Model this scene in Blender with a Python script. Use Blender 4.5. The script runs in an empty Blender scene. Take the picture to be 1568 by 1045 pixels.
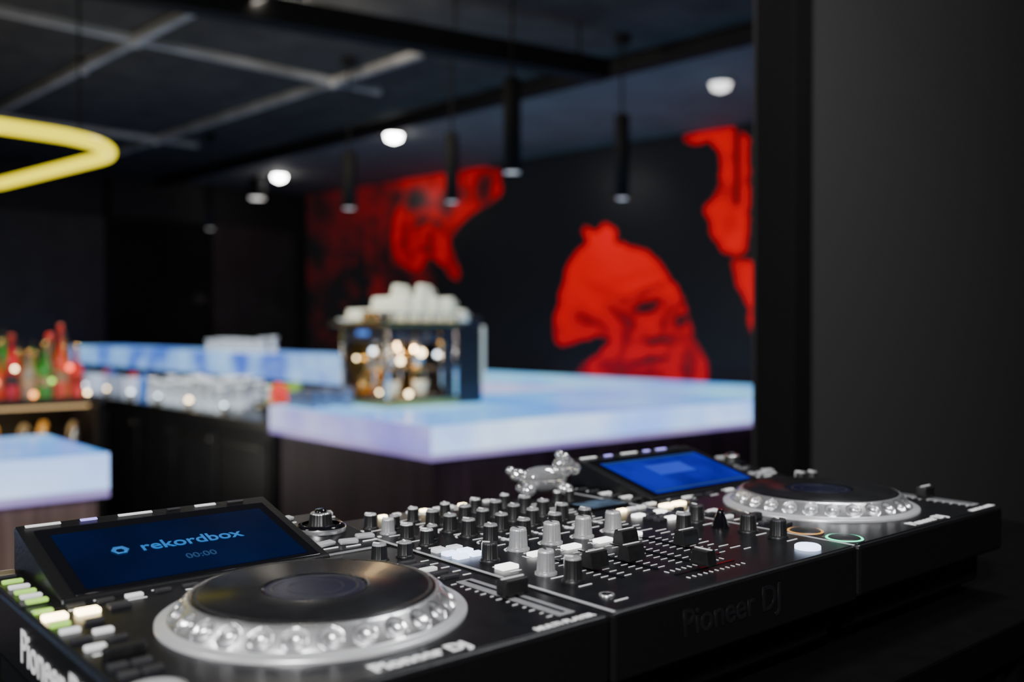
import bpy, bmesh, math, random
import numpy as np
from mathutils import Vector, Matrix, noise, Euler
random.seed(7)
TH=math.radians(40.6); CA=math.cos(TH); SA=math.sin(TH)
OX,OY=-0.1405,0.684
DECK=1.297
def W(u,v,z=0.0): return Vector((OX+CA*u-SA*v, OY+SA*u+CA*v, z))
COL=bpy.context.scene.collection

# ---------------- materials ----------------
def mat(name,col,rough=.5,metal=0,emit=None,es=0,nscale=0,namt=0,trans=0,coat=0,bump=0,ior=1.45,alpha=1,spec=.5,stretch=None):
    m=bpy.data.materials.new(name); m.use_nodes=True
    nt=m.node_tree; b=nt.nodes['Principled BSDF']
    b.inputs['Base Color'].default_value=(*col,1)
    b.inputs['Roughness'].default_value=rough
    b.inputs['Metallic'].default_value=metal
    b.inputs['IOR'].default_value=ior
    b.inputs['Specular IOR Level'].default_value=spec
    if trans: b.inputs['Transmission Weight'].default_value=trans
    if coat: b.inputs['Coat Weight'].default_value=coat
    if emit:
        b.inputs['Emission Color'].default_value=(*emit,1); b.inputs['Emission Strength'].default_value=es
    if nscale:
        tc=nt.nodes.new('ShaderNodeTexCoord'); n=nt.nodes.new('ShaderNodeTexNoise')
        n.inputs['Scale'].default_value=nscale; n.inputs['Detail'].default_value=5
        if stretch:
            mp=nt.nodes.new('ShaderNodeMapping'); mp.inputs['Scale'].default_value=stretch
            nt.links.new(tc.outputs['Object'],mp.inputs['Vector']); nt.links.new(mp.outputs[0],n.inputs['Vector'])
        else: nt.links.new(tc.outputs['Object'],n.inputs['Vector'])
        if namt:
            r=nt.nodes.new('ShaderNodeValToRGB')
            r.color_ramp.elements[0].position=.3; r.color_ramp.elements[1].position=.7
            r.color_ramp.elements[0].color=(*[c*(1-namt) for c in col],1)
            r.color_ramp.elements[1].color=(*[min(1,c*(1+namt)) for c in col],1)
            nt.links.new(n.outputs['Fac'],r.inputs[0]); nt.links.new(r.outputs[0],b.inputs['Base Color'])
        if bump:
            bp=nt.nodes.new('ShaderNodeBump'); bp.inputs['Strength'].default_value=bump; bp.inputs['Distance'].default_value=.002
            nt.links.new(n.outputs['Fac'],bp.inputs['Height']); nt.links.new(bp.outputs[0],b.inputs['Normal'])
    return m
def glow(name,c1,c2,es,scale,rough=.25,base=(.02,.02,.03)):
    m=mat(name,base,rough); nt=m.node_tree; b=nt.nodes['Principled BSDF']
    tc=nt.nodes.new('ShaderNodeTexCoord'); n=nt.nodes.new('ShaderNodeTexNoise'); n.inputs['Scale'].default_value=scale
    n.inputs['Detail'].default_value=3
    r=nt.nodes.new('ShaderNodeValToRGB'); r.color_ramp.elements[0].position=.35; r.color_ramp.elements[1].position=.65
    r.color_ramp.elements[0].color=(*c1,1); r.color_ramp.elements[1].color=(*c2,1)
    nt.links.new(tc.outputs['Object'],n.inputs['Vector']); nt.links.new(n.outputs['Fac'],r.inputs[0]); nt.links.new(r.outputs[0],b.inputs['Emission Color'])
    b.inputs['Emission Strength'].default_value=es
    return m
M=dict(
 body=mat('black_plastic',(.008,.008,.009),.38,nscale=300,bump=.15),
 matte=mat('matte_black_paint',(.006,.006,.006),.75,nscale=100,namt=.2,spec=.2),
 plate=mat('black_brushed_plate',(.007,.007,.009),.33,0,nscale=60,namt=.3,spec=.45),
 gloss=mat('gloss_black',(.006,.006,.008),.1),
 rubber=mat('black_rubber',(.013,.013,.014),.40,nscale=200,namt=.2),
 silver=mat('satin_silver',(.88,.88,.90),.27,.85,nscale=80,namt=.06),
 silver2=mat('silver_ring_plastic',(.74,.74,.76),.30,.4,nscale=50,namt=.05),
 grey=mat('grey_knob_plastic',(.36,.36,.37),.35,.2,nscale=120,namt=.1),
 dark=mat('dark_grey_plastic',(.04,.04,.045),.35,nscale=90,namt=.2),
 faint=mat('faint_embossed_print',(.014,.014,.016),.4,nscale=90,namt=.2),
 disc=mat('jog_disc_black',(.014,.014,.016),.26,nscale=40,namt=.3),
 jogc=mat('jog_center_display',(.006,.006,.014),.2,emit=(.03,.03,.12),es=.14,nscale=30,namt=.2),
 white=mat('white_print',(.85,.85,.85),.5,emit=(1,1,1),es=.35,nscale=50,namt=.05),
 wbtn=mat('white_lit_button',(.8,.8,.8),.3,emit=(1,.98,.95),es=3.0,nscale=50,namt=.05),
 wbtnd=mat('white_button',(.75,.75,.75),.3,nscale=50,namt=.05,emit=(1,1,1),es=.5),
 green=mat('green_lit_button',(.3,.5,.1),.3,nscale=50,namt=.05,emit=(.45,.9,.12),es=.9),
 bbtn=mat('blue_lit_button',(.6,.7,.9),.3,emit=(.6,.72,1),es=4.0,nscale=50,namt=.05),
 warm=mat('warm_lit_button',(.9,.8,.5),.3,emit=(1,.80,.42),es=12,nscale=50,namt=.05),
 ringG=mat('green_ring_light',(.05,.3,.2),.3,emit=(.04,1,.5),es=2.4,nscale=50,namt=.05),
 ringO=mat('orange_ring_light',(.4,.2,.05),.3,emit=(1,.45,.08),es=.8,nscale=50,namt=.05),
 cyan=mat('cyan_text',(.01,.05,.1),.4,emit=(.02,.28,1),es=.5,nscale=50,namt=.05),
 cyand=mat('cyan_dim_text',(.01,.03,.06),.4,emit=(.02,.2,.8),es=.12,nscale=50,namt=.05),
 purple=mat('violet_lit_label',(.2,.15,.4),.4,emit=(.40,.35,1),es=1.6,nscale=50,namt=.05),
)
scrA=glow('display_standby_blue',(.0004,.0025,.020),(.0006,.006,.042),1.0,9,.15,base=(.001,.002,.006))
scrB=glow('display_lit_blue',(.012,.008,.34),(.012,.025,.66),.75,14,.12,base=(.002,.003,.01))

# ---------------- mesh builder ----------------
class MB:
    def __init__(s): s.bm=bmesh.new(); s.mats=[]
    def mi(s,m):
        if m not in s.mats: s.mats.append(m)
        return s.mats.index(m)
    def merge(s,t,m,mx=None,smooth=None,keep=False):
        if mx is not None: bmesh.ops.transform(t,matrix=mx,verts=t.verts)
        i=s.mi(m) if m else 0
        for f in t.faces:
            if not keep: f.material_index=i
            if smooth is not None: f.smooth=smooth
        me=bpy.data.meshes.new('t'); t.to_mesh(me); t.free(); s.bm.from_mesh(me); bpy.data.meshes.remove(me)
    def box(s,c,sz,m,bev=0,rot=(0,0,0),seg=2):
        t=bmesh.new(); bmesh.ops.create_cube(t,size=1)
        bmesh.ops.scale(t,vec=sz,verts=t.verts)
        if bev: bmesh.ops.bevel(t,geom=t.edges[:],offset=min(bev,min(sz)*.45),segments=seg,affect='EDGES',profile=.5)
        s.merge(t,m,Matrix.Translation(c)@Euler(rot).to_matrix().to_4x4())
    def bx(s,u0,u1,v0,v1,z0,z1,m,bev=0): s.box(((u0+u1)/2,(v0+v1)/2,(z0+z1)/2),(abs(u1-u0),abs(v1-v0),abs(z1-z0)),m,bev)
    def lathe(s,prof,m,c=(0,0,0),seg=32,mod=None,mats=None,rot=(0,0,0),smooth=True):
        t=bmesh.new(); rings=[]
        for i,(r,z) in enumerate(prof):
            if r<=1e-7: rings.append([t.verts.new((0,0,z))]); continue
            ring=[]
            for j in range(seg):
                a=2*math.pi*j/seg
                rr,zz=(r,z) if mod is None else mod(a,i,r,z)
                ring.append(t.verts.new((rr*math.cos(a),rr*math.sin(a),zz)))
            rings.append(ring)
        for i in range(len(rings)-1):
            A,B=rings[i],rings[i+1]
            k=s.mi(mats[i]) if mats else s.mi(m)
            for j in range(seg):
                j2=(j+1)%seg
                try:
                    if len(A)==1 and len(B)==1: continue
                    if len(A)==1: f=t.faces.new((A[0],B[j2],B[j]))
                    elif len(B)==1: f=t.faces.new((A[j],A[j2],B[0]))
                    else: f=t.faces.new((A[j],A[j2],B[j2],B[j]))
                except ValueError: continue
                f.material_index=k
                f.smooth=smooth and len(B)>1 and len(A)>1
        s.merge(t,None,Matrix.Translation(c)@Euler(rot).to_matrix().to_4x4(),keep=True)
    def cyl(s,c,r,h,m,seg=24,r2=None,rot=(0,0,0)):
        r2=r if r2 is None else r2; b=min(r,r2,h)*.12
        s.lathe([(0,0),(r-b,0),(r,b),(r2,h-b),(r2-b,h),(0,h)],m,c,seg,rot=rot)
    def sph(s,c,r,m,sc=(1,1,1),seg=16):
        t=bmesh.new(); bmesh.ops.create_uvsphere(t,u_segments=seg,v_segments=max(6,seg//2),radius=r)
        s.merge(t,m,Matrix.Translation(c)@Matrix.Diagonal((*sc,1)),smooth=True)
    def prism(s,pts,a0,a1,m,axis='u',bev=0):
        t=bmesh.new()
        if axis=='u': A=[t.verts.new((a0,p,q)) for p,q in pts]; B=[t.verts.new((a1,p,q)) for p,q in pts]
        elif axis=='z': A=[t.verts.new((p,q,a0)) for p,q in pts]; B=[t.verts.new((p,q,a1)) for p,q in pts]
        else: A=[t.verts.new((p,a0,q)) for p,q in pts]; B=[t.verts.new((p,a1,q)) for p,q in pts]
        t.faces.new(A); t.faces.new(B[::-1]); n=len(pts)
        for i in range(n): t.faces.new((A[i],B[i],B[(i+1)%n],A[(i+1)%n]))
        bmesh.ops.recalc_face_normals(t,faces=t.faces)
        if bev: bmesh.ops.bevel(t,geom=t.edges[:],offset=bev,segments=2,affect='EDGES',profile=.5)
        s.merge(t,m)
    def fin(s,name,parent=None,loc=(0,0,0),rotz=0):
        me=bpy.data.meshes.new(name); s.bm.to_mesh(me); s.bm.free()
        for m in s.mats: me.materials.append(m)
        o=bpy.data.objects.new(name,me); COL.objects.link(o); o.location=loc; o.rotation_euler=(0,0,rotz)
        if parent: o.parent=parent
        return o
def empty(name,loc,rotz=0):
    e=bpy.data.objects.new(name,None); e.empty_display_size=.05; COL.objects.link(e); e.location=loc; e.rotation_euler=(0,0,rotz); return e
def tube(name,pts,r,m,parent=None,cyclic=False,res=6):
    c=bpy.data.curves.new(name,'CURVE'); c.dimensions='3D'; c.bevel_depth=r; c.bevel_resolution=res; c.use_fill_caps=True
    sp=c.splines.new('POLY'); sp.points.add(len(pts)-1)
    for i,p in enumerate(pts): sp.points[i].co=(*p,1)
    sp.use_cyclic_u=cyclic
    o=bpy.data.objects.new(name,c); COL.objects.link(o); c.materials.append(m)
    dg=bpy.context.evaluated_depsgraph_get(); me=bpy.data.meshes.new_from_object(o.evaluated_get(dg))
    bpy.data.objects.remove(o)
    for p in me.polygons: p.use_smooth=True
    o=bpy.data.objects.new(name,me); COL.objects.link(o)
    if parent: o.parent=parent
    return o
def text(s,size,m,parent,loc,rot=(0,0,0),name='label_text',ext=.0002,off=0):
    c=bpy.data.curves.new('t','FONT'); c.body=s; c.size=size; c.align_x='CENTER'; c.align_y='CENTER'; c.extrude=ext; c.offset=off
    o=bpy.data.objects.new('t',c); COL.objects.link(o); c.materials.append(m)
    dg=bpy.context.evaluated_depsgraph_get(); me=bpy.data.meshes.new_from_object(o.evaluated_get(dg))
    bpy.data.objects.remove(o)
    o=bpy.data.objects.new(name,me); COL.objects.link(o); o.location=loc; o.rotation_euler=rot; o.parent=parent
    return o
def knob(mb,u,v,r,h,body,cap=None,ang=0,z=0,line=None):
    n=18
    def mod(a,i,rr,zz):
        if i in(3,4): rr*=1-.06*(0.5+0.5*math.cos(n*a))
        return rr,zz
    cap=cap or body
    mb.lathe([(r*1.2,0),(r*1.2,h*.12),(r*1.03,h*.16),(r*1.0,h*.2),(r*.9,h*.9),(r*.8,h),(0,h)],body,(u,v,z),seg=n*4,mod=mod,
             mats=[body,body,body,body,cap,cap])
    line=line or M['white']
    ca,sa=math.cos(ang),math.sin(ang)
    mb.box((u+ca*r*.45,v+sa*r*.45,z+h+.0002),(r*.9,.0016,.0008),line,rot=(0,0,ang))
    mb.box((u+ca*r*.93,v+sa*r*.93,z+h*.6),(.0008,.0016,h*.7),line,rot=(0,0,ang))

# ---------------- DJ media player ----------------
def media_player(u0,scr,lit):
    P=empty('dj_media_player',W(u0,0,DECK),TH)
    b=MB()
    b.bx(-.158,.158,-.14,.275,-.05,0,M['body'],.004)
    b.bx(-.156,.156,-.137,.14,-.002,.0006,M['plate'],.0008)
    b.bx(-.146,.146,-.118,.262,-.088,-.045,M['body'],.004)
    for a in(-.12,.12):
        for c in(-.09,.235): b.cyl((a,c,-.0995),.018,.016,M['rubber'])
    b.prism([(.136,-.004),(.140,.0035),(.270,.0378),(.275,.0355),(.275,-.01),(.136,-.01)],-.132,.092,M['body'],bev=.0012)
    b.prism([(.142,-.004),(.150,.002),(.262,.016),(.272,.012),(.272,-.008),(.142,-.008)],.095,.156,M['plate'],bev=.001)
    b.prism([(.142,-.004),(.150,.001),(.262,.004),(.272,.002),(.272,-.008),(.142,-.008)],-.157,-.134,M['plate'],bev=.001)
    b.fin('chassis',P)
    SL=math.atan(.264)
    s=MB()
    def onslope(v,off=0): return .0035+(v-.140)*.264+off
    s.box((-.019,.199,onslope(.199,.0002)),(.205,.118,.0012),M['gloss'],.0004,rot=(SL,0,0))
    s.box((-.019,.195,onslope(.195,.0012)),(.186,.098,.0006),scr,0,rot=(SL,0,0))
    for k,(uu,w) in enumerate([(-.112,.028),(-.075,.014),(-.035,.03),(.0,.012),(.03,.02),(.06,.016)]):
        s.box((uu,.264,onslope(.264,.0012)),(w,.0035,.0012),M['purple'] if (lit and k in(1,3,4)) else M['wbtnd'] if k%2==0 else (M['purple'] if k==1 else M['dark']),.0003,rot=(SL,0,0))
    s.fin('display',P)
    if not lit:
        text('rekordbox',.0205,M['cyan'],P,(-.009,.199,onslope(.199,.0018)),(SL,0,0),off=.0002)
        text('00:00',.012,M['cyand'],P,(-.012,.172,onslope(.172,.0018)),(SL,0,0))
        q=MB(); q.lathe([(.006,0),(.0075,.0006),(.0045,.0006),(.0035,0)],M['cyan'],(-.070,.199,onslope(.199,.0016)),seg=6,rot=(SL,0,0)); q.fin('logo_mark',P)
    else:
        q=MB()
        q.box((-.02,.205,onslope(.205,.0017)),(.07,.03,.0004),glow('dialog_blue',(.02,.05,.8),(.03,.10,1),.75,5),rot=(SL,0,0))
        q.box((-.02,.239,onslope(.239,.0017)),(.18,.004,.0004),M['cyand'],rot=(SL,0,0))
        q.box((-.02,.152,onslope(.152,.0017)),(.18,.003,.0004),M['cyand'],rot=(SL,0,0))
        q.fin('display_dialog',P)
    # jog wheel
    j=MB(); ND=27
    prof=[(.1085,0),(.1085,.0028),(.107,.0036),(.1015,.0044),(.1005,.005)]
    K=14
    for k in range(1,K+1):
        f=k/K; prof.append((.1005-.0105*f**1.15,.005+.0115*f))
    prof+= [(.0885,.0178),(.0868,.0184),(.0862,.0182)]
    def mod(a,i,r,z):
        if 5<=i<=5+K-1:
            f=(i-4)/K
            y=(f-.52)/.44; ph=((a*ND/(2*math.pi))%1)*2-1; x=ph/.68
            q=max(0,1-x*x-y*y)**.5
            r-=.0064*q; z-=.0020*q
        return r,z
    ms=[M['silver2']]*4+[M['silver']]*(K)+[M['silver']]*3
    j.lathe(prof,None,seg=ND*20,mod=mod,mats=ms)
    dp=[(.0862,.0170),(.0858,.0186),(.084,.0193),(.0815,.0193),(.0812,.0190),(.0806,.0190),(.0803,.0193),(.040,.0193),(.0385,.0197),(.0365,.0197),(.0355,.0190),(.034,.0190),(.0,.0190)]
    j.lathe(dp,M['disc'],seg=128,mats=[M['disc']]*8+[M['gloss'],M['gloss']]+[M['jogc']]*2)
    j.lathe([(.031,.0191),(.031,.0192),(.0295,.0192),(.0295,.0191)],M['dark'],seg=96)
    j.lathe([(.020,.0191),(.020,.0192),(.0193,.0192),(.0193,.0191)],M['dark'],seg=96)
    j.fin('jog_wheel',P)
    c=MB()
    for v,rm in((-.074,M['ringO'] if lit else M['silver']),(-.117,M['ringG'] if lit else M['silver'])):
        cu=-.142 if not lit else -.145
        c.lathe([(.0185,0),(.0185,.0008),(.0178,.001)],M['dark'],(cu,v,.0004),seg=48)
        c.lathe([(.0178,.001),(.0172,.0017),(.0160,.0017),(.0155,.001)],rm,(cu,v,.0004),seg=48)
        c.lathe([(.0155,.001),(.0146,.0022),(.0,.0028)],M['silver2'] if not lit else M['rubber'],(cu,v,.0004),seg=48)
    if not lit: c.lathe([(.009,.0028),(.008,.0034),(0,.0036)],M['warm'],(-.142,-.117,.0004),seg=24)
    for v in(-.044,-.026):
        for uu in(-.150,-.136): c.box((uu+.004,v,.002),(.012,.0075,.004),M['dark'],.001)
        for uu in(-.150,-.136): c.box((uu+.004,v+.0065,.0008),(.008,.0018,.0004),M['wbtnd'])
    c.box((-.135,-.004,.004),(.026,.009,.008),M['rubber'],.002)
    for k in range(3): c.box((-.146+k*.011,.008,.0008),(.008,.002,.0004),M['wbtnd'])
    for v,uu,mm in((.02,-.145,'wbtnd'),(.03,-.128,'dark'),(.042,-.147,'dark'),(.052,-.130,'wbtnd'),(.066,-.147,'wbtnd'),(.078,-.128,'dark'),(.085,-.148,'green' if not lit else 'dark')):
        c.box((uu,v,.0018),(.013,.0062,.0035),M[mm],.001)
        c.box((uu,v+.0058,.0008),(.010,.0016,.0004),M['white'])
    for uu,mm in((-.146,'warm'),(-.124,'warm'),(-.102,'dark')):
        c.box((uu,.105,.002),(.016,.010,.004),M[mm],.0012)
    for k,uu in enumerate((-.148,-.126,-.105,-.084,-.062,-.04,.0,.022,.045,.068,.09)):
        c.box((uu,.126,.0016),(.013,.0055,.003),M['green' if (k==0 and not lit) else 'wbtnd' if k%3==0 else 'dark'],.0008)
        if k%2: c.box((uu,.1185,.0008),(.014,.0014,.0004),M['white'])
        else: c.box((uu,.1335,.0008),(.012,.0014,.0004),M['white'])
    for v in(.15,.166,.182,.2,.22,.24): 
        c.box((-.146,v,.0038),(.015,.006,.003),M['green' if (v in(.15,.182,.22) and not lit) else 'wbtnd' if v in(.166,.2) else 'dark'],.001); c.box((-.146,v+.0065,.0035),(.013,.0013,.0006),M['white'])
    c.bx(.126,.142,-.120,.0,.0003,.0012,M['grey'],.0004)
    c.bx(.1325,.1355,-.116,-.004,.0010,.0016,M['gloss'])
    c.box((.134,-.060,.0085),(.023,.013,.013),M['rubber'],.002)
    c.box((.134,-.060,.0153),(.022,.0015,.0005),M['white'])
    for k in range(13): c.box((.1215 if k%2 else .1205,-.116+k*.0093,.0008),(.003 if k%2 else .005,.0007,.0004),M['white'])
    for v in(.014,.028,.044,.06,.074):
        c.box((.130,v,.0018),(.016,.0065,.0035),M['dark' if v!=.044 else 'wbtnd'],.001); c.box((.130,v+.006,.0008),(.014,.0013,.0004),M['white'])
        c.box((.148,v,.0008),(.008,.0015,.0004),M['white'])
    knob(c,.118,.100,.0072,.016,M['rubber'],M['grey'],1.9)
    knob(c,.145,.100,.0072,.014,M['rubber'],M['grey'],1.2)
    c.lathe([(.024,0),(.024,.004),(.021,.006),(.018,.0062)],M['gloss'],(.125,.215,.009),seg=48)
    c.lathe([(.0245,0),(.0245,.003),(.024,.0045)],M['silver'],(.125,.215,.008),seg=48)
    knob(c,.125,.215,.0115,.015,M['rubber'],M['silver'],.6,z=.011)
    c.lathe([(.006,.0265),(.005,.029),(0,.0295)],M['gloss'],(.125,.215,0),seg=24)
    for uu,v in((.105,.25),(.148,.25),(.104,.168),(.148,.172),(.126,.165)):
        c.box((uu,v,.004+(v-.15)*.125),(.018,.009,.004),M['silver2'],.0015,rot=(.12,0,.25*(1 if uu<.12 else -1)))
        c.box((uu,v-.009,.0025+(v-.159)*.125),(.015,.0015,.0008),M['white'],rot=(.12,0,0))
    c.fin('controls',P)
    text('Pioneer DJ',.0165,M['wbtnd'],P,(.004,-.1255,.0009),off=.0005,name='front_label')
    text('MULTI PLAYER',.0085,M['white'],P,(.12,-.1325,.0009),name='model_label',off=.0002)
    text('Pioneer DJ',.034,M['white'],P,(-.1585,.07,-.026),(math.pi/2,0,-math.pi/2),name='side_label',off=.0004)
    return P
media_player(0,scrA,False)
media_player(.653,scrB,True)

# ---------------- mixer ----------------
P=empty('dj_mixer',W(.3265,0,DECK),TH)
b=MB()
b.bx(-.1655,.1655,-.14,.275,-.052,0,M['body'],.003)
b.bx(-.163,.163,-.137,.272,-.001,.0006,M['plate'],.0006)
b.bx(-.15,.15,-.12,.262,-.088,-.045,M['body'],.004)
for a in(-.12,.12):
    for c_ in(-.09,.235): b.cyl((a,c_,-.0995),.018,.016,M['rubber'])
for uu in(-.163,.163): b.bx(uu-.0015,uu+.0015,-.138,.273,0,.0012,M['silver2'],.0004)
b.fin('chassis',P)
c=MB(); L=lambda u,v,w,h=.0013:c.box((u,v,.0008),(w,h,.0004),M['white'])
chs=[-.0885,-.0465,-.0045,.0375]
rows=[.053,.093,.127,.157,.187,.222]
for i,u in enumerate(chs):
    for k,v in enumerate(rows):
        a=math.pi/2+random.uniform(-.5,.5)
        if k==0: knob(c,u,v,.0088,.021,M['grey'],M['silver2'],a,line=M['dark'])
        elif k==5: knob(c,u,v,.0062,.016,M['rubber'],M['silver2'],a)
        else: knob(c,u,v,.0075,.0185,M['rubber'],M['grey'] ,a)
        L(u,v-.0145,.012); 
        for q in range(-5,6):
            aa=math.pi/2+q*.26
            c.box((u+.0123*math.cos(aa),v+.0123*math.sin(aa),.0008),(.002,.0006,.0004),M['white'],rot=(0,0,aa))
    for q in range(10): c.box((u+.020,.09+q*.0075,.001),(.003,.0045,.0008),M['wbtnd' if q<4 else 'dark'])
    c.box((u,.0265,.002),(.019,.010,.004),M['wbtn'],.0012)
    L(u,.0345,.012)
    c.bx(u-.0018,u+.0018,-.078,.016,.0004,.0012,M['gloss'])
    for q in range(11):
        c.box((u-.0095,-.074+q*.0084,.0008),(.008,.0007,.0004),M['white'])
        c.box((u+.0095,-.074+q*.0084,.0008),(.008,.0007,.0004),M['white'])
    fv=[-.045,-.048,-.003,-.040][i]
    c.prism([(fv-.0075,.004),(fv+.0075,.004),(fv+.0062,.012),(fv+.0045,.0175),(fv-.0045,.0175),(fv-.0062,.012)],u-.0105,u+.0105,M['rubber'],bev=.0008)
    c.box((u,fv,.0177),(.020,.0014,.0006),M['white'])
c.bx(-.05,.028,-.1015,-.0985,.0004,.0012,M['gloss'])
for q in range(11): c.box((-.048+q*.0074,-.089,.0008),(.0007,.005,.0004),M['white'])
for q in range(11): c.box((-.048+q*.0074,-.112,.0008),(.0007,.004,.0004),M['white'])
c.prism([(-.110,.004),(-.090,.004),(-.092,.017),(-.108,.017)],-.0195,-.0075,M['rubber'],bev=.0008)
c.box((-.0135,-.1,.0173),(.0014,.018,.0006),M['white'])
U=-.1405
for v,kk in((.222,'rubber'),(.19,'grey'),(.157,'rubber'),(.124,'rubber')): 
    knob(c,U,v,.0068,.016,M[kk],M['silver2'],2.0); L(U,v-.013,.014)
    c.box((U-.015,v-.008,.001),(.003,.003,.001),M['wbtnd'])
knob(c,U+.0175,.205,.006,.015,M['rubber'],M['grey'],1.0)
knob(c,U+.0175,.140,.006,.015,M['rubber'],M['grey'],1.4)
for a in(-.0075,.0095):
    for v in(.094,.078,.062): c.box((U+a,v,.002),(.0135,.0095,.004),M['bbtn' if v<.09 else 'wbtnd'],.001)
knob(c,U+.006,.038,.0075,.017,M['rubber'],M['dark'],2.2)
c.box((U,.008,.002),(.018,.012,.004),M['wbtn'],.001); L(U,.018,.014); L(U,-.004,.012)
knob(c,U+.012,-.028,.0078,.021,M['grey'],M['silver2'],1.2,line=M['dark']); L(U+.012,-.042,.014)
knob(c,U+.012,-.060,.0078,.021,M['rubber'],M['grey'],2.0); L(U+.012,-.074,.014)
c.lathe([(.006,.0005),(.006,.002),(.004,.002)],M['silver'],(U+.004,-.105,0),seg=24)
c.lathe([(.004,.001),(0,.001)],M['gloss'],(U+.004,-.105,0),seg=24)
L(U+.004,-.12,.014)
U=.138
for v in(-.072,-.037,.028):
    knob(c,U,v,.0085,.019,M['rubber'],M['dark'],random.uniform(.8,2.4)); L(U,v-.0155,.016)
c.lathe([(.009,0),(.009,.002),(.0035,.016),(.0025,.019),(0,.019)],M['gloss'],(U-.004,-.006,.0006),seg=32); 
knob(c,.0925,.008,.008,.019,M['rubber'],M['grey'],1.8)
c.lathe([(.0118,0),(.0118,.003),(.0105,.004),(0,.0045)],M['bbtn'],(.118,-.117,.0004),seg=40)
for k,v in enumerate((.055,.07,.086)):
    for a in(-.026,-.008,.010): c.box((U+a,v,.002),(.014,.009,.0035),M['wbtn' if (k+int(a*100))%3==0 else 'dark'],.001)
    L(U-.008,v+.0072,.04,.001)
c.bx(U-.04,U+.019,.14,.18,.0005,.003,M['gloss'],.001)
c.bx(U-.037,U+.016,.143,.177,.003,.0034,glow('effect_display',(.02,.04,.07),(.12,.2,.3),.7,60))
for uu in(-.034,-.018,-.002,.014): c.box((U+uu,.118,.002),(.012,.006,.0035),M['warm' if uu==-.018 else 'wbtnd'],.001)
for uu in(-.034,-.014): knob(c,U+uu,.205,.0058,.014,M['rubber'],M['silver'],1.5)
for k in range(30):
    L(random.uniform(.062,.08),-.08+k*.0105,random.uniform(.008,.018),.0011)
for k in range(14):
    L(random.uniform(-.08,.03),.246+random.uniform(0,.02),random.uniform(.008,.02),.0012)
for k in range(9):
    c.box((-.1+k*.018,.262,.0018),(.009,.006,.003),M['wbtnd' if k%3 else 'warm'],.001)
c.fin('controls',P)
text('Pioneer DJ',.030,M['faint'],P,(-.024,-.1402,-.024),(math.pi/2,0,0),name='front_label',off=.0003)
for i,u in enumerate(chs):
    text(str(i+1),.012,M['white'],P,(u-.014,.0265,.0009),name='channel_number')
for k,s in enumerate(('LOW','MID','HI','TRIM')):
    text(s,.006,M['white'],P,(-.0675,rows[k+1],.0009),name='eq_label')
    text(s,.006,M['white'],P,(.017,rows[k+1],.0009),name='eq_label')

# ---------------- table ----------------
tb=MB(); tm=mat('black_table_cloth',(.002,.002,.002),.9,nscale=40,namt=.3,spec=.08)
tb.bx(-.55,1.25,-.20,.42,-.04,0,tm,.003)
for k in range(37):
    u=-.53+k*.0485; tb.cyl((u,-.17,-1.19),.024,1.16,tm,seg=10)
for u in(-.52,1.22):
    for v in(-.17,.39): tb.cyl((u,v,-1.197),.02,1.16,tm)
tb.fin('dj_table',None,W(0,0,1.197),TH)

# ---------------- crystal figurine on mixer ----------------
crystal=mat('mirrored_crystal',(.92,.92,.95),.06,metal=.75,nscale=20,namt=.02,coat=.5)
g=MB()
S=lambda p,r,sc=(1,1,1):g.sph(p,r,crystal,sc,20)
S((-.004,0,.017),.015,(1.7,.9,.95)); S((.018,0,.030),.012,(1,.9,.95)); S((.029,0,.027),.007)
S((.016,.009,.041),.005); S((.016,-.009,.041),.005)
for a,q in((.017,.009),(.017,-.009),(-.022,.010),(-.022,-.010)): S((a,q,.0068),.0062,(1.3,1,1.05))
S((-.030,0,.022),.007,(1.3,1,1)); S((-.038,0,.027),.005)
fo=g.fin('crystal_bear_figurine',None,W(.449,.243,DECK+.0022),.25)
fo.scale=(1.2,1.2,1.15)
rm=fo.modifiers.new('fuse','REMESH'); rm.mode='VOXEL'; rm.voxel_size=.0013; rm.use_smooth_shade=True

# ---------------- bar ----------------
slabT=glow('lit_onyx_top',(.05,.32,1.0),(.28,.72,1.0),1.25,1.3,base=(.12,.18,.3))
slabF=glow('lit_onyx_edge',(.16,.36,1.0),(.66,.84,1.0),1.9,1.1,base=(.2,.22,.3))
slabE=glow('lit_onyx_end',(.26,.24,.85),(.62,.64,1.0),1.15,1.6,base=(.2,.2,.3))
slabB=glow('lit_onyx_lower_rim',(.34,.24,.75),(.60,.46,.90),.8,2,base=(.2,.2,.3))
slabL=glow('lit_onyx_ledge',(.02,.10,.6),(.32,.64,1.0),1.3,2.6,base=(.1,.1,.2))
wood=mat('dark_wood_panel',(.050,.032,.044),.5,nscale=4,namt=.5,stretch=(8,8,.5))
wood2=mat('brown_wood_panel',(.28,.19,.16),.5,nscale=4,namt=.4,stretch=(8,8,.5))
blackm=mat('black_cabinet',(.008,.008,.010),.4,nscale=6,namt=.3)
steel=mat('stainless_steel',(.35,.34,.30),.25,1,nscale=20,namt=.15)
def slab(mb,pts,z0,z1,T,F,Eend):
    mb.prism(pts,z0,z1,T,axis='z')
    n=len(pts)
    bm=mb.bm; bm.faces.ensure_lookup_table(); bm.normal_update()
    a=mb.mi(F); e=mb.mi(Eend)
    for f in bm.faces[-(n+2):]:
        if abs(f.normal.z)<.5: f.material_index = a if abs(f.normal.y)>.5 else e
def BW(name,u,v): return empty(name,W(u,v,0),TH)
E=BW('illuminated_bar_counter',1.976,2.6)
m=MB()
pl=[(0,0),(3.52,0),(3.52,4.2),(2.3,4.2),(2.3,1.45),(0,1.45)]
slab(m,pl,.985,1.1,slabT,slabF,slabE); slab(m,pl,.958,.985,slabB,slabB,slabB); m.fin('glowing_top',E)
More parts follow.
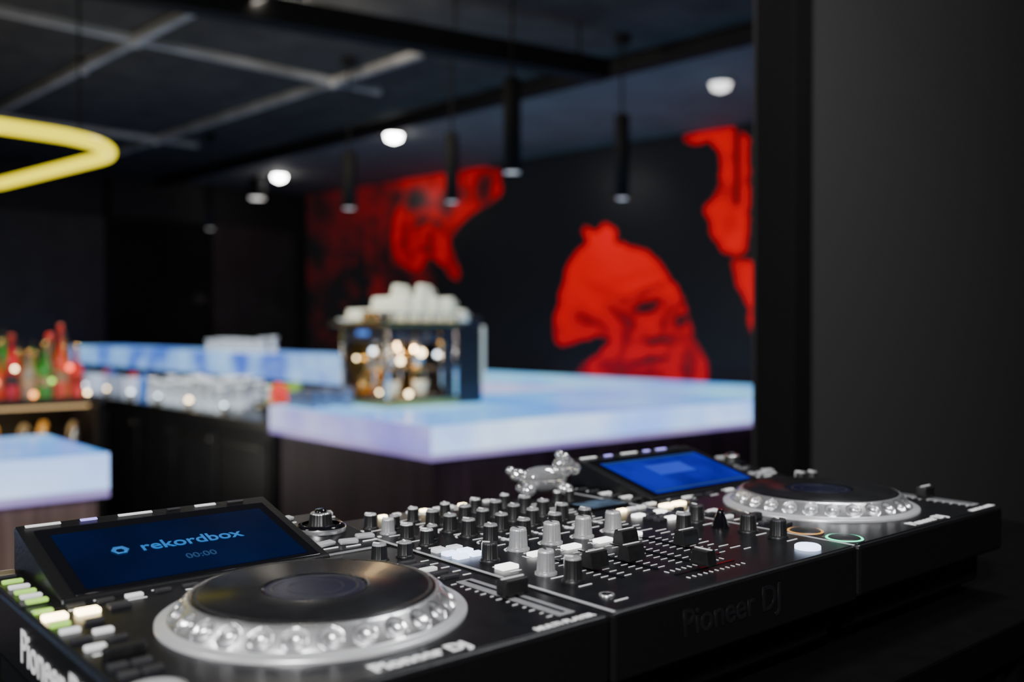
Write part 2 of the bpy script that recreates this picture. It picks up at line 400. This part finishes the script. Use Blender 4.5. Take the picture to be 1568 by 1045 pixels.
m=MB()
m.bx(.04,3.46,.04,.34,0,.958,wood); m.bx(.04,.3,.34,1.4,0,.958,wood); m.bx(3.2,3.46,.34,4.15,0,.958,wood); m.bx(2.34,2.6,1.45,4.15,0,.958,wood)
m.bx(.3,2.5,1.2,1.4,0,.958,wood)
for k in range(5): m.bx(.7+k*.6,.708+k*.6,.034,.04,.05,.95,blackm)
m.bx(.08,3.4,.0,.04,0,.1,blackm)
m.fin('counter_body',E)
E=BW('illuminated_bar_counter',.693,2.6)
pl=[(-2.6,0),(0,0),(0,.72),(-2.6,.72)]
m=MB(); slab(m,pl,.985,1.1,slabT,slabF,slabF); slab(m,pl,.958,.985,slabB,slabB,slabB); m.fin('glowing_top',E)
m=MB(); m.bx(-2.56,-.03,.03,.68,0,.958,wood2); m.bx(-2.56,-.03,.0,.03,0,.1,blackm)
for k in range(4): m.bx(-.6-k*.6,-.592-k*.6,.024,.03,.1,.95,blackm)
m.fin('counter_body',E)
EB=BW('bar_workbench',2.0,4.1)
m=MB(); m.bx(0,.6,0,5.4,.96,1.0,steel,.004); m.bx(.03,.6,.02,5.38,.08,.96,blackm)
for k in range(8):
    m.bx(.015,.03,.06+k*.66,.66+k*.66,.12,.9,blackm,.004); m.bx(.0,.012,.12+k*.66,.6+k*.66,.84,.86,steel,.003)
m.fin('cabinet',EB)
E=BW('raised_glowing_ledge',2.6,4.3)
m=MB(); slab(m,[(.0,0.1),(.5,0.1),(.5,5.4),(.0,5.4)],1.17,1.335,slabL,slabL,slabL)
m.bx(.05,.45,.12,5.35,0,1.17,blackm); m.fin('ledge',E)
glass=mat('clear_glass',(.92,.95,1),.05,trans=.92,ior=1.4,nscale=10,namt=.02)
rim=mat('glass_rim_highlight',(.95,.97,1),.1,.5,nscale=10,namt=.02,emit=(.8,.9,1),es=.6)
def glasses(name,u,v,z,nu,nv,du,r,h,mt,rm_=None):
    m=MB(); rm_=rm_ or mt
    for i in range(nu):
        for k in range(nv):
            hh=h*random.uniform(.85,1.15)
            m.lathe([(0,0),(r*.75,0),(r*.8,.006),(r,hh*.92),(r,hh),(r*.93,hh),(r*.72,.010),(0,.010)],mt,(i*du,k*du+(.5*du if i%2 else 0),0),seg=14,mats=[rm_,rm_,mt,rm_,rm_,mt,mt])
    return m.fin(name,None,W(u,v,z),TH)
glasses('drinking_glasses',2.68,5.65,1.336,2,6,.16,.034,.10,glass,rim)
glasses('bar_tumblers',2.12,5.0,1.001,3,8,.16,.042,.17,glass,rim)
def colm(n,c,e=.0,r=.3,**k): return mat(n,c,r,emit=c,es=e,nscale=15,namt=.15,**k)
glint_w=mat('warm_glint',(.9,.8,.6),.3,emit=(1,.76,.40),es=13,nscale=9,namt=.05)  # emissive bead colours for painted-in glints, not fitted lamps
glint_c=mat('cool_glint',(.8,.9,1),.3,emit=(.7,.85,1),es=7,nscale=9,namt=.05)
m=MB()
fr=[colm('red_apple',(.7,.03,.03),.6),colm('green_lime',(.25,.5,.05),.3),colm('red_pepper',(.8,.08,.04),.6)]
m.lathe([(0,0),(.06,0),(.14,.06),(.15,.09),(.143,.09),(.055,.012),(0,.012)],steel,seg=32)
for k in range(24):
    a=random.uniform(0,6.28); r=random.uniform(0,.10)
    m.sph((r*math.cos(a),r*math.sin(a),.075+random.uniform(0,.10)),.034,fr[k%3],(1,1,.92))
m.fin('fruit_bowl',None,W(2.2,4.4,1.001),TH)
m=MB()
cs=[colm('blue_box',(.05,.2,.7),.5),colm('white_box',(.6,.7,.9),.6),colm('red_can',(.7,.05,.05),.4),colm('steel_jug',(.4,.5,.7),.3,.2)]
for k in range(14):
    v=k*.2; mm=cs[(k*5)%4]; 
    if k%2: m.box((random.uniform(0,.2),v,.07),(.1,.12,.14),mm,.008,rot=(0,0,.3*k))
    else: m.lathe([(0,0),(.04,0),(.042,.004),(.042,.12),(.03,.15),(.02,.17),(0,.17)],mm,(random.uniform(0,.2),v,0),seg=18)
m.fin('bar_supplies',None,W(2.14,6.5,1.001),TH)
m=MB()  # glowing beads on stems, added as sparkles along the workbench
for k in range(9):
    v=k*.52; m.cyl((.0,v,0),.022,.05,steel,14); m.sph((.0,v,.058),.010+.005*(k%2),[glint_c,glint_w,glint_c][k%3])
m.fin('bench_glints',EB,(.035,.65,1.0))

# espresso machine
E=empty('espresso_machine',W(2.64,3.70,1.1),TH)
gold=mat('polished_brass',(.76,.50,.18),.2,1,nscale=15,namt=.1); chrome=mat('chrome',(.80,.78,.74),.12,1,nscale=15,namt=.03)
dk=mat('machine_dark_grey',(.05,.05,.065),.35,nscale=20,namt=.2)
cream=mat('porcelain_highlight',(.85,.88,.80),.2,nscale=20,namt=.04,emit=(.88,1,.80),es=.30)  # faint emission makes the cups look brightly lit
bstrip=mat('blue_led_strip',(.1,.2,.6),.3,emit=(.1,.3,1),es=.8,nscale=9,namt=.05)
m=MB()
m.bx(-.31,.15,-.23,.23,.0,.05,gold,.012)
for k in range(11): m.bx(-.29+k*.039,-.28+k*.039,-.20,.0,.05,.058,chrome,.002)
for u in(-.30,.13):
    for v in(-.22,.22): m.cyl((u,v,.05),.012,.36,chrome,14)
m.cyl((-.28,.09,.24),.095,.40,chrome,32,rot=(0,math.pi/2,0))
m.cyl((-.29,.09,.24),.10,.02,gold,32,rot=(0,math.pi/2,0)); m.cyl((-.05,.09,.24),.10,.02,gold,32,rot=(0,math.pi/2,0))
m.cyl((-.28,.12,.10),.045,.38,gold,24,rot=(0,math.pi/2,0))
for k in range(5):
    m.cyl((-.25+k*.08,-.02,.07),.008,.28,gold if k%2 else chrome,10)
    m.sph((-.25+k*.08,-.03,.34),.018,chrome)
m.bx(-.29,.14,.20,.225,.05,.36,dk,.004)
m.bx(.055,.15,-.225,-.20,.05,.36,dk,.008)
m.bx(-.305,.14,-.225,.225,.335,.42,dk,.02)
m.bx(-.309,-.304,-.05,.06,.37,.395,bstrip,.002)
for k in range(4): m.cyl((-.22+k*.08,-.222,.38),.014,.02,gold if k%2 else chrome,16,rot=(math.pi/2,0,0))
m.bx(-.37,.16,-.245,.245,.42,.442,gold,.006)
for k in range(7): m.cyl((-.35+k*.08,-.235,.442),.005,.045,chrome,10)
m.cyl((-.355,-.235,.487),.005,.50,chrome,10,rot=(0,math.pi/2,0))
for u in(-.21,-.03):
    m.cyl((u,-.10,.21),.040,.12,chrome,24); m.cyl((u,-.10,.18),.044,.03,gold,24)
    m.cyl((u,-.10,.195),.012,.19,M['rubber'],14,rot=(math.pi/2,0,0))
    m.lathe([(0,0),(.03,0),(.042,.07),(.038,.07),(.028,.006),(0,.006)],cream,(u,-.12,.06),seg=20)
for u in(-.285,.045): m.cyl((u,-.21,.10),.006,.22,chrome,10); m.sph((u,-.21,.33),.02,gold)
m.fin('machine_body',E)
m=MB()  # glowing spheres stand in for hot reflections on chrome and brass
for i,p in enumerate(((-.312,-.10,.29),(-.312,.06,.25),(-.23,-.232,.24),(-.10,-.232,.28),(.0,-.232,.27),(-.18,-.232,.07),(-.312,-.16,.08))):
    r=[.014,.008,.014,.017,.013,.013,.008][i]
    m.sph(p,r,glint_w if i%4 else glint_c); m.cyl((p[0]*.97,p[1]*.97,p[2]-.022),.008,.02,gold,12)
m.fin('machine_glints',E)
m=MB()
m.bx(.155,.335,-.20,.20,0,.47,dk,.015); m.bx(.175,.315,-.206,-.2,.1,.40,M['dark'],.004); m.bx(.322,.338,-.215,-.19,.10,.42,cream,.003)  # thin cream bar paints the vertical highlight on the housing
m.lathe([(0,.0),(.05,0),(.07,.03),(.07,.05),(0,.05)],dk,(.23,0,.47),seg=24)
m.fin('side_housing',E)
m=MB()
def cup(u,v,z,up=False):
    p=[(0,0),(.026,0),(.028,.004),(.043,.064),(.039,.064),(.024,.006),(0,.006)]
    if up: p=[(r,.064-zz) for r,zz in p]
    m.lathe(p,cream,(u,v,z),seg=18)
    m.lathe([(.014,-.003),(.017,0),(.014,.003),(.011,0),(.014,-.003)],cream,(u+.045,v,z+.03),seg=12,rot=(math.pi/2,0,0))
for lay in range(3):
    for i in range(6-lay):
        for k in range(5-lay):
            if lay==2 and ((i+k)%2 or i==0): continue
            if lay==1 and i==0: continue
            cup(-.26+lay*.04+i*.092,-.18+lay*.045+k*.09,.443+lay*.066,True)
m.lathe([(0,0),(.07,0),(.09,.012),(.088,.014),(0,.006)],cream,(-.33,.05,.443),seg=24)
for k in range(5): m.lathe([(0,0),(.06,0),(.08,.012),(.078,.014),(0,.006)],gold,(-.33,-.16,.443+k*.009),seg=24)
m.fin('porcelain_cups',E)
glasses('espresso_glasses',2.05,3.72,1.1,3,3,.10,.035,.09,mat('smoky_glass',(.25,.28,.4),.1,.3,nscale=10,namt=.2))

# bottle station
E=empty('liquor_bottle_station',W(.1,4.1,0),TH)
m=MB(); m.bx(0,1.05,0,.5,1.15,1.185,steel,.004); m.bx(0,1.05,.46,.5,0,1.15,blackm); m.bx(0,1.05,0,.46,.0,.9,steel)
m.bx(0,.03,0,.46,.9,1.15,steel); m.bx(1.02,1.05,0,.46,.9,1.15,blackm)
m.bx(.05,1.0,.05,.44,1.135,1.149,mat('warm_shelf_light',(.8,.6,.3),.4,emit=(1,.65,.3),es=1.0,nscale=10,namt=.1))
for k in range(9):
    m.lathe([(0,0),(.04,0),(.042,.01),(.03,.13),(.012,.16),(0,.16)],gold if k%2 else steel,(.08+k*.11,.15+.1*(k%2),.9),seg=16)
    if k%2: m.sph((.08+k*.11,.04,.925),.02,glint_w)
m.fin('station',E)
m=MB(); cols=[(.80,.03,.02),(.5,.12,.02),(.55,.01,.03),(.03,.30,.03),(.65,.30,.04),(.03,.05,.20),(.75,.06,.02),(.28,.26,.22),(.08,.04,.02),(.06,.03,.03)]
bm_=[mat('bottle_glass_%d'%i,c_,.08,emit=c_,es=.18,nscale=14,namt=.8,coat=.5) for i,c_ in enumerate(cols)]  # low emission stands in for backlight through the bottles
lab=[mat('bottle_label',(.5,.38,.25),.5,nscale=30,namt=.5),mat('bottle_label_red',(.5,.05,.04),.5,nscale=30,namt=.5),mat('bottle_label_dark',(.05,.05,.07),.5,nscale=30,namt=.5)]
for row in range(4):
    for k in range(14):
        u=.045+.070*k+(.035 if row%2 else 0); v=.09+.10*row; h=random.uniform(.20,.34); r=random.uniform(.025,.031); g1=random.choice(bm_); l1=random.choice(lab)
        if u>1.01: continue
        cap=random.choice([gold,blackm,bm_[0],gold])
        m.lathe([(0,0),(r,0),(r,.005),(r,h*.2),(r*1.01,h*.21),(r*1.01,h*.36),(r,h*.37),(r,h*.52),(r*.4,h*.66),(r*.32,h*.88),(r*.42,h*.89),(r*.42,h),(0,h)],
          g1,(u,v,1.186),seg=18,mats=[g1,g1,g1,l1,l1,l1,g1,g1,g1,cap,cap,cap])
gl=[glint_w,colm('red_glint',(1,.1,.05),6),colm('green_glint',(.4,1,.1),4),colm('orange_glint',(1,.35,.08),6)]  # glowing beads paint the blurred highlights among the bottles
for k in range(13): m.sph((.05+.078*k,.03,1.203+.06*(k%3)),.009+.004*(k%2),gl[(k*3)%4])
m.fin('bottles',E)
def point(name,loc,w,col,r=.04):
    l=bpy.data.lights.new(name,'POINT'); l.energy=w; l.color=col; l.shadow_soft_size=r
    o=bpy.data.objects.new(name,l); COL.objects.link(o); o.location=loc
point('bottle_fill',W(.6,3.8,1.75),7,(1,.8,.55)); point('machine_fill',W(2.5,3.6,1.42),2.5,(1,.66,.30),.02)  # unseen point lights added to brighten the bottles and the machine
point('bench_fill',W(2.1,6.0,1.7),4,(.85,.92,1),.03)  # unseen point light added for sparkle on the bench items

# ---------------- room ----------------
TR=math.radians(44.4); e1=Vector((math.cos(TR),math.sin(TR),0)); e2=Vector((-e1.y,e1.x,0))
wallgrey=mat('grey_fabric_wall',(.052,.052,.053),.85,nscale=500,namt=.25,bump=.3)
wallblk=mat('black_wall',(.006,.006,.006),.6,nscale=8,namt=.3)
ceilm=mat('black_ceiling_panel',(.034,.032,.028),.8,nscale=5,namt=.4)
ceilb=mat('black_ceiling_frame',(.02,.02,.02),.8,nscale=5,namt=.3)
ceil2=mat('grey_soffit',(.15,.148,.142),.8,nscale=3,namt=.15)
barm=mat('galvanised_bar',(.48,.47,.45),.4,.4,nscale=4,namt=.35)
floorm=mat('dark_floor',(.015,.014,.014),.35,nscale=6,namt=.3)
def wall(name,p,q,z0,z1,th,m_,side=1):
    p=Vector((*p,0)); q=Vector((*q,0)); d=q-p; L_=d.length; a=math.atan2(d.y,d.x)
    mb=MB(); mb.bx(0,L_,0,th*side,z0,z1,m_); return mb.fin(name,None,p,a)
mb=MB(); mb.bx(-11,11,-11,11,-.1,0,floorm); mb.fin('floor',None,(0,5,0))
CZ=3.25
mb=MB(); mb.bx(-12,4.9,-6,14,CZ,CZ+.1,ceilm); mb.bx(4.9,10,-6,14,CZ-.01,CZ+.1,ceil2); mb.fin('ceiling',None,(0,0,0),TR)
P0=Vector((2.1,8,0)); wd=Vector((-.7353,.6777,0))
A=P0+wd*-3.3; B=P0+wd*6.5
wall('wall_mural',A[:2],B[:2],0,CZ-.01,.12,wallblk,-1)
C=B-e1*6.1
wall('wall_back',B[:2],C[:2],0,CZ,.12,wallblk,-1)
wall('wall_left',(C.x,C.y),(C.x,-2.5),0,CZ,.12,wallblk,1)
wall('wall_rear',(C.x,-2.5),(5.5,-2.5),0,CZ,.12,wallblk,-1)
wall('wall_side',(5.5,-2.5),(5.5,4.9),0,CZ,.12,wallblk,-1)
a=W(1.92,.87); b_=W(6.9,.87)
wall('wall_right',a[:2],b_[:2],0,CZ-.011,.12,wallgrey,1)
mb=MB(); mb.bx(0,.085,0,.12,0,CZ-.011,M['matte'],.002); mb.bx(.085,.092,.02,.06,0,CZ-.02,mat('brass_trim',(.10,.075,.025),.4,.6,nscale=9,namt=.1)); mb.fin('trim_1',None,W(1.832,.80),TH)
mb=MB()
pm=mat('black_panel_satin',(.022,.022,.023),.4,nscale=5,namt=.3)
for k in range(5):
    mb.bx(.15+k*1.2,1.3+k*1.2,.0,.03,.05,2.75,pm if k%2==0 else M['matte'],.004); mb.bx(1.3+k*1.2,1.35+k*1.2,0,.06,0,3.2,M['matte'],.004)
mb.box((1.45,.05,1.85),(.16,.04,.12),pm,.01); mb.box((3.9,.05,2.2),(.10,.05,.35),ceil2,.02)
dirb=math.atan2(-e1.y,-e1.x)
mb.fin('trim_2',None,B,dirb)
# mural artwork
faceA=[(2.27,1.40),(2.28,1.53),(2.25,1.66),(2.17,1.885),(2.13,2.08),(2.05,2.2),(1.92,2.29),(1.83,2.37),(1.925,2.43),(1.89,2.51),(1.76,2.43),(1.68,2.49),(1.6,2.49),(1.50,2.42),(1.53,2.30),(1.4,2.295),(1.29,2.265),(1.17,2.21),(1.05,2.125),(.897,1.95),(.76,1.74),(.70,1.54),(.67,1.385),(.55,1.27),(.52,1.056),(.52,.80),(2.04,.72),(2.0,1.056),(1.86,1.185),(1.665,1.31),(1.53,1.41),(1.74,1.466),(2.02,1.37),(2.19,1.33)]
faceB=[(4.73,3.23),(3.9,3.26),(3.03,3.23),(2.98,2.92),(3.14,2.85),(3.32,2.79),(3.62,2.66),(3.82,2.45),(3.67,2.25),(3.59,2.02),(3.75,2.07),(3.93,2.26),(4.16,2.33),(4.25,2.14),(4.45,2.2),(4.62,2.28),(4.75,2.53),(4.72,2.83),(4.48,3.04)]
pc=[(.76,3.24),(.15,3.24),(.13,2.7),(.15,2.17),(.242,2.12),(.46,2.23),(.50,2.40),(.58,2.545),(.431,2.67),(.39,2.88),(.44,3.13),(.76,3.145)]
pd=[(.30,2.12),(.15,2.07),(-.5,2.04),(-.9,1.7),(-.5,1.43),(-.012,1.43),(.12,1.47),(.145,1.75),(.27,1.92)]
pe=[(-.5,3.2),(-1.3,3.2),(-1.6,2.4),(-1.1,1.2),(-.9,2.2)]
def chaikin(p,n=1):
    for _ in range(n):
        q=[]
        for i in range(len(p)):
            a_,b2=p[i],p[(i+1)%len(p)]
            q+=[(a_[0]*.75+b2[0]*.25,a_[1]*.75+b2[1]*.25),(a_[0]*.25+b2[0]*.75,a_[1]*.25+b2[1]*.75)]
        p=q
    return p
faceA,faceB,pc,pd,pe=[chaikin(p_) for p_ in (faceA,faceB,pc,pd,pe)]
def inside(poly,x,y):
    r=False; n=len(poly); j=n-1
    for i in range(n):
        xi,yi=poly[i]; xj,yj=poly[j]
        if (yi>y)!=(yj>y) and x<(xj-xi)*(y-yi)/(yj-yi)+xi: r=not r
        j=i
    return r
def bbox(p): return min(a[0] for a in p),max(a[0] for a in p),min(a[1] for a in p),max(a[1] for a in p)
BBX={id(p_):bbox(p_) for p_ in (faceA,faceB,pc,pd,pe)}
def ins(p_,x,y):
    a0,a1,b0,b1=BBX[id(p_)]
    return a0<=x<=a1 and b0<=y<=b1 and inside(p_,x,y)
darks=[(1.20,1.84,.24,.026,.60,-.30),(1.17,1.71,.16,.060,1,-.25),(.82,1.72,.11,.028,.65,-.7),(.80,1.58,.09,.058,1,-.5),(.97,1.60,.026,.18,.55,.25),(1.03,1.40,.13,.038,.95,-.2),(1.16,1.22,.21,.034,1,-.15),(1.13,1.10,.14,.045,.5,-.1),
       (1.45,1.62,.18,.05,.65,.5),(1.38,1.44,.05,.16,.55,.3),(1.50,1.12,.22,.08,.6,.2),(.72,1.22,.07,.16,.6,0),(1.80,1.58,.20,.05,.6,.35),(1.62,1.85,.30,.04,.22,.4),(1.3,2.0,.4,.02,.18,-.2),
       (4.33,2.97,.19,.13,1,0),(4.24,2.72,.13,.05,.95,-.3),(3.98,2.68,.08,.045,.95,.2),(4.09,2.52,.045,.08,.7,0),(4.14,2.40,.13,.03,.9,.1),(3.25,3.0,.12,.16,.95,0),(3.82,2.90,.11,.14,.9,0),(3.55,2.97,.12,.07,.6,0),(4.52,2.55,.08,.2,.6,0),(3.8,2.2,.1,.1,.3,0)]
NT,NZ=740,210; t0,t1=-3.2,6.45; z0,z1=.55,3.225
V=np.zeros((NT+1,NZ+1)); SH=np.ones((NT+1,NZ+1))
for i in range(NT+1):
    for k in range(NZ+1):
        t=t0+(t1-t0)*i/NT; z=z0+(z1-z0)*k/NZ
        nz=noise.noise(Vector((t*10,z*10,0)))+.6*noise.noise(Vector((t*25,z*25,3))); n2=noise.noise(Vector((t*10,z*10,9)))+.6*noise.noise(Vector((t*25,z*25,5))); n3=noise.noise(Vector((t*2.2,z*2.2,4)))
        x=t+nz*.024; y=z+n2*.024
        v=0; hi=False
        if ins(faceA,x,y): v=1; hi=True
        elif ins(faceB,x,y): v=.85+.1*n3; hi=True
        elif ins(pc,x,y) and not(.225<t<.28 and 2.55<z<3.19): v=1
        elif ins(pd,x,y) or ins(pe,x,y): v=.95
        if v==0 and 3.95<x<6.42 and y>1.2:
            f=noise.noise(Vector((t*2.5,z*2.5,2)))+ .5*noise.noise(Vector((t*8,z*8,7)))+(y-2.3)*.5
            v=.36*max(0,min(1,.35+f*1.2))*max(.3,(6.9-x)/2.4)*min(1,(x-3.95)*2.5)
        V[i,k]=v
        sh=1
        for (a_,b2,ra,rb,dp,an) in darks:
            dx,dy=x-a_,y-b2
            if abs(dx)>.6 or abs(dy)>.6: continue
            ca_,sa_=math.cos(an),math.sin(an)
            q=((dx*ca_+dy*sa_)/ra)**2+((-dx*sa_+dy*ca_)/rb)**2
            sh*=1-dp*math.exp(-q*q*.5)
        if hi:
            m1=noise.noise(Vector((t*6,z*6,31))); low=max(0,min(1,(1.95-z)*1.3)) if x<2.5 else .7
            sh*=1-.6*low*max(0,min(1,m1*2.6+.05))
            sh*=1-.22*low
        else:
            if v>.5: sh*=1-.35*max(0,min(1,noise.noise(Vector((t*5,z*5,17)))*2.5))
        SH[i,k]=sh*(1+.12*n3)
def blur(a,n):
    for _ in range(n):
        p=np.pad(a,1,mode='edge'); a=(p[:-2,1:-1]+p[2:,1:-1]+p[1:-1,:-2]+p[1:-1,2:]+2*p[1:-1,1:-1])/6
    return a
soft=blur(V.copy(),20)
V=blur(V,1)*(.6+.4*np.clip(soft*1.25-.1,0,1))*blur(SH,1)
bm=bmesh.new(); lay=bm.verts.layers.float_color.new('print')
nrm=Vector((-wd.y,wd.x,0)); 
if nrm.dot(Vector((0,0,0))-P0)<0: nrm=-nrm
vs=[]
for i in range(NT+1):
    row=[]
    for k in range(NZ+1):
        t=t0+(t1-t0)*i/NT; z=z0+(z1-z0)*k/NZ; v=float(V[i,k])
        g_=.010*(1-min(1,v*1.2))
        co=P0+wd*t+nrm*.012; vv=bm.verts.new((co.x,co.y,z)); vv[lay]=(.010+v*1.0,g_,g_*1.15+v*.006,1)
        row.append(vv)
    vs.append(row)
for i in range(NT):
    for k in range(NZ): bm.faces.new((vs[i][k],vs[i+1][k],vs[i+1][k+1],vs[i][k+1]))
me=bpy.data.meshes.new('wall_mural_artwork'); bm.to_mesh(me); bm.free()
mm=mat('mural_print_glow',(.1,0,0),.32,nscale=0,spec=.3); nt=mm.node_tree; bs=nt.nodes['Principled BSDF']  # emission in the print stands in for spots lighting the wall
at=nt.nodes.new('ShaderNodeAttribute'); at.attribute_name='print'
nt.links.new(at.outputs['Color'],bs.inputs['Base Color']); nt.links.new(at.outputs['Color'],bs.inputs['Emission Color']); bs.inputs['Emission Strength'].default_value=.42
me.materials.append(mm); ob=bpy.data.objects.new('face_mural_artwork',me); COL.objects.link(ob)
# ceiling grid
mb=MB()
def eb(mb,a0,a1,b0,b1,z0,z1,m_): mb.bx(a0,a1,b0,b1,z0,z1,m_,.004)
for a_ in(-3.15,-1.76,-.37,1.02,2.41): eb(mb,a_-.025,a_+.025,-4,13.0,CZ-.05,CZ,barm)
eb(mb,3.775,3.825,4.7,13.0,CZ-.05,CZ,barm)
for b2 in(-.06,2.8,5.66,8.5,11.3): eb(mb,-6,4.2,b2-.02,b2+.02,CZ-.045,CZ,barm if b2>4 else ceilb)
for a_ in(1.02,2.41,3.8):
    for b2 in(5.66,8.5): mb.cyl((a_,b2,CZ-.065),.035,.04,barm,16)
mb.cyl((2.37,6.4,CZ-.09),.04,.06,barm,16)
mb.fin('trim_3',None,(0,0,0),TR)
mb=MB(); eb(mb,4.80,4.90,-4,13,CZ-.10,CZ-.02,M['matte']); mb.fin('ceiling_track',None,(0,0,0),TR)
p=Vector((-2.6,3.65,3.0)); q=Vector((.535,5.58,3.0)); d=q-p
mb=MB(); mb.bx(0,d.length,-.06,.06,-.06,.06,M['matte'],.005)
for k in range(5): mb.cyl((.3+k*.8,0,.05),.008,.20,M['matte'],8)
mb.fin('ceiling_beam',None,p,math.atan2(d.y,d.x))
pw=mat('lamp_warm_diffuser',(.8,.8,.8),.4,emit=(1,.95,.85),es=.7,nscale=9,namt=.02)
def pendant(x,y,zb,L_,r=.04):
    mb=MB(); mb.lathe([(r*.85,0.004),(r,0),(r,L_*.97),(r*.8,L_),(0,L_)],M['matte'],seg=28,mats=[chrome,M['matte'],M['matte'],M['matte']])
    mb.lathe([(0,-.001),(r*.5,-.001),(r*.86,.005)],pw,seg=28)
    mb.cyl((0,0,L_),.007,CZ-zb-L_-.02,M['matte'],8); mb.cyl((0,0,CZ-zb-.05),.05,.038,M['matte'],20)
    mb.fin('pendant_light',None,(x,y,zb))
for a_ in((0,4.78,2.28,.47,.044),(.655,5.73,2.28,.50,.044),(-.368,5.88,2.28,.42,.04),(-1.05,6.2,2.28,.36,.048),(-2.7,8.6,2.4,.3,.045)): pendant(*a_)
dl=mat('downlight_lens',(.9,.9,.9),.3,emit=(1,.98,.95),es=40,nscale=9,namt=.02)
dl2=mat('dim_downlight_lens',(.9,.9,.9),.3,emit=(1,.96,.92),es=2.2,nscale=9,namt=.02)
def down(x,y,mt,w):
    mb=MB(); mb.lathe([(.11,0),(.10,-.02),(.075,-.022),(.07,-.01)],ceil2 if mt is dl2 else M['body'],seg=28); mb.lathe([(.074,-.014),(.06,-.06),(0,-.085)],mt,seg=28); mb.fin('recessed_downlight',None,(x,y,CZ-.011))
    if w:
        l=bpy.data.lights.new('dl','SPOT'); l.energy=w; l.spot_size=1.9; l.spot_blend=.6; l.shadow_soft_size=.07; l.color=(1,.95,.9)
        o=bpy.data.objects.new('downlight_lamp',l); COL.objects.link(o); o.location=(x,y,CZ-.13)
down(1.455,6.72,dl2,25); down(-1.044,8.5,dl,26); down(-2.6,10.75,dl,18); 
mb=MB(); mb.cyl((0,0,0),.09,.22,M['matte'],24); mb.lathe([(0,-.002),(.08,-.002)],dl2,seg=24); mb.cyl((0,0,.22),.02,.06,M['matte'],10); mb.fin('ceiling_spotlight',None,(-2.85,10.75,CZ-.28))
# yellow neon ring
ym=mat('yellow_neon_tube',(.2,.16,.0),.3,emit=(1,.84,.0),es=1.9,nscale=9,namt=.02)
E=empty('neon_ring_light',(0,0,0))
tip=Vector((-1.425,3.72,2.205)); f1=Vector((-.66,-.75,0)).normalized(); f2=Vector((-.75,.66,0)).normalized()
S1=1.7; R=.36
cs_=[tip,tip+f1*S1,tip+f1*S1+f2*S1,tip+f2*S1]; pts=[]
for i in range(4):
    c0=cs_[i]; pr=(cs_[i-1]-c0).normalized(); nx=(cs_[(i+1)%4]-c0).normalized(); cen=c0+(pr+nx)*R
    for k in range(17):
        a_=k/16*math.pi/2
        pts.append(cen-nx*R*math.cos(a_)-pr*R*math.sin(a_))
tube('neon_tube',pts,.026,ym,E,True,8)
for i in range(4):
    c0=cs_[i]*.9+cs_[(i+2)%4]*.1
    tube('hanger_%d'%(i+1),[(c0.x,c0.y,2.22),(c0.x,c0.y,3.25)],.004,M['matte'],E)

# ---------------- lights ----------------
def area(name,loc,tgt,size,w,col=(1,1,1),sy=None):
    l=bpy.data.lights.new(name,'AREA'); l.energy=w; l.size=size; l.color=col
    if sy: l.shape='RECTANGLE'; l.size_y=sy
    o=bpy.data.objects.new(name,l); COL.objects.link(o); o.location=loc
    o.rotation_euler=(Vector(tgt)-Vector(loc)).to_track_quat('-Z','Y').to_euler(); return o
area('booth_key_light',(-.3,-.9,2.7),(0,.9,1.3),.3,50)
area('booth_side_light',(-1.6,.3,2.6),(0,.8,1.3),.3,10)
area('booth_top_light',(.7,1.5,3.0),(.3,1.0,1.3),.3,14,(.95,.97,1))
area('bar_fill_light',(-1.2,4.7,3.1),(-.6,5.3,1.4),.4,60,(1,.92,.78))  # unseen area light added to brighten the cups and counter
area('ceiling_wash',(-3,5,.9),(-2,6.5,3.2),1.2,20,(1,.95,.86))
area('wall_wash',(1.2,1.2,3.1),(1.9,2.9,1.4),.4,16)
area('bar_front_fill',(.2,3.0,2.9),(1.6,5.0,.7),.5,7,(1,.85,.85))
mw=P0+wd*1.3+nrm*.55  # unseen spot added to give the mural a grey sheen
l=bpy.data.lights.new('mural_sheen_spot','SPOT'); l.energy=10; l.spot_size=1.5; l.spot_blend=1; l.shadow_soft_size=.08
o=bpy.data.objects.new('mural_sheen_spot',l); COL.objects.link(o); o.location=(mw.x,mw.y,3.15); o.rotation_euler=(-nrm*.45+Vector((0,0,-.7))).to_track_quat('-Z','Y').to_euler()
w=bpy.data.worlds.new('World'); bpy.context.scene.world=w; w.use_nodes=True
w.node_tree.nodes['Background'].inputs[0].default_value=(.01,.01,.011,1); w.node_tree.nodes['Background'].inputs[1].default_value=.3
# ---------------- camera ----------------
cd=bpy.data.cameras.new('cam'); cd.lens=33.75; cd.sensor_width=36; cam=bpy.data.objects.new('camera',cd); COL.objects.link(cam)
cam.location=(0,0,1.5); cam.rotation_euler=(math.radians(90-.68),0,0)
cd.dof.use_dof=True; cd.dof.focus_distance=.86; cd.dof.aperture_fstop=3.0; cd.clip_start=.02
bpy.context.scene.camera=cam
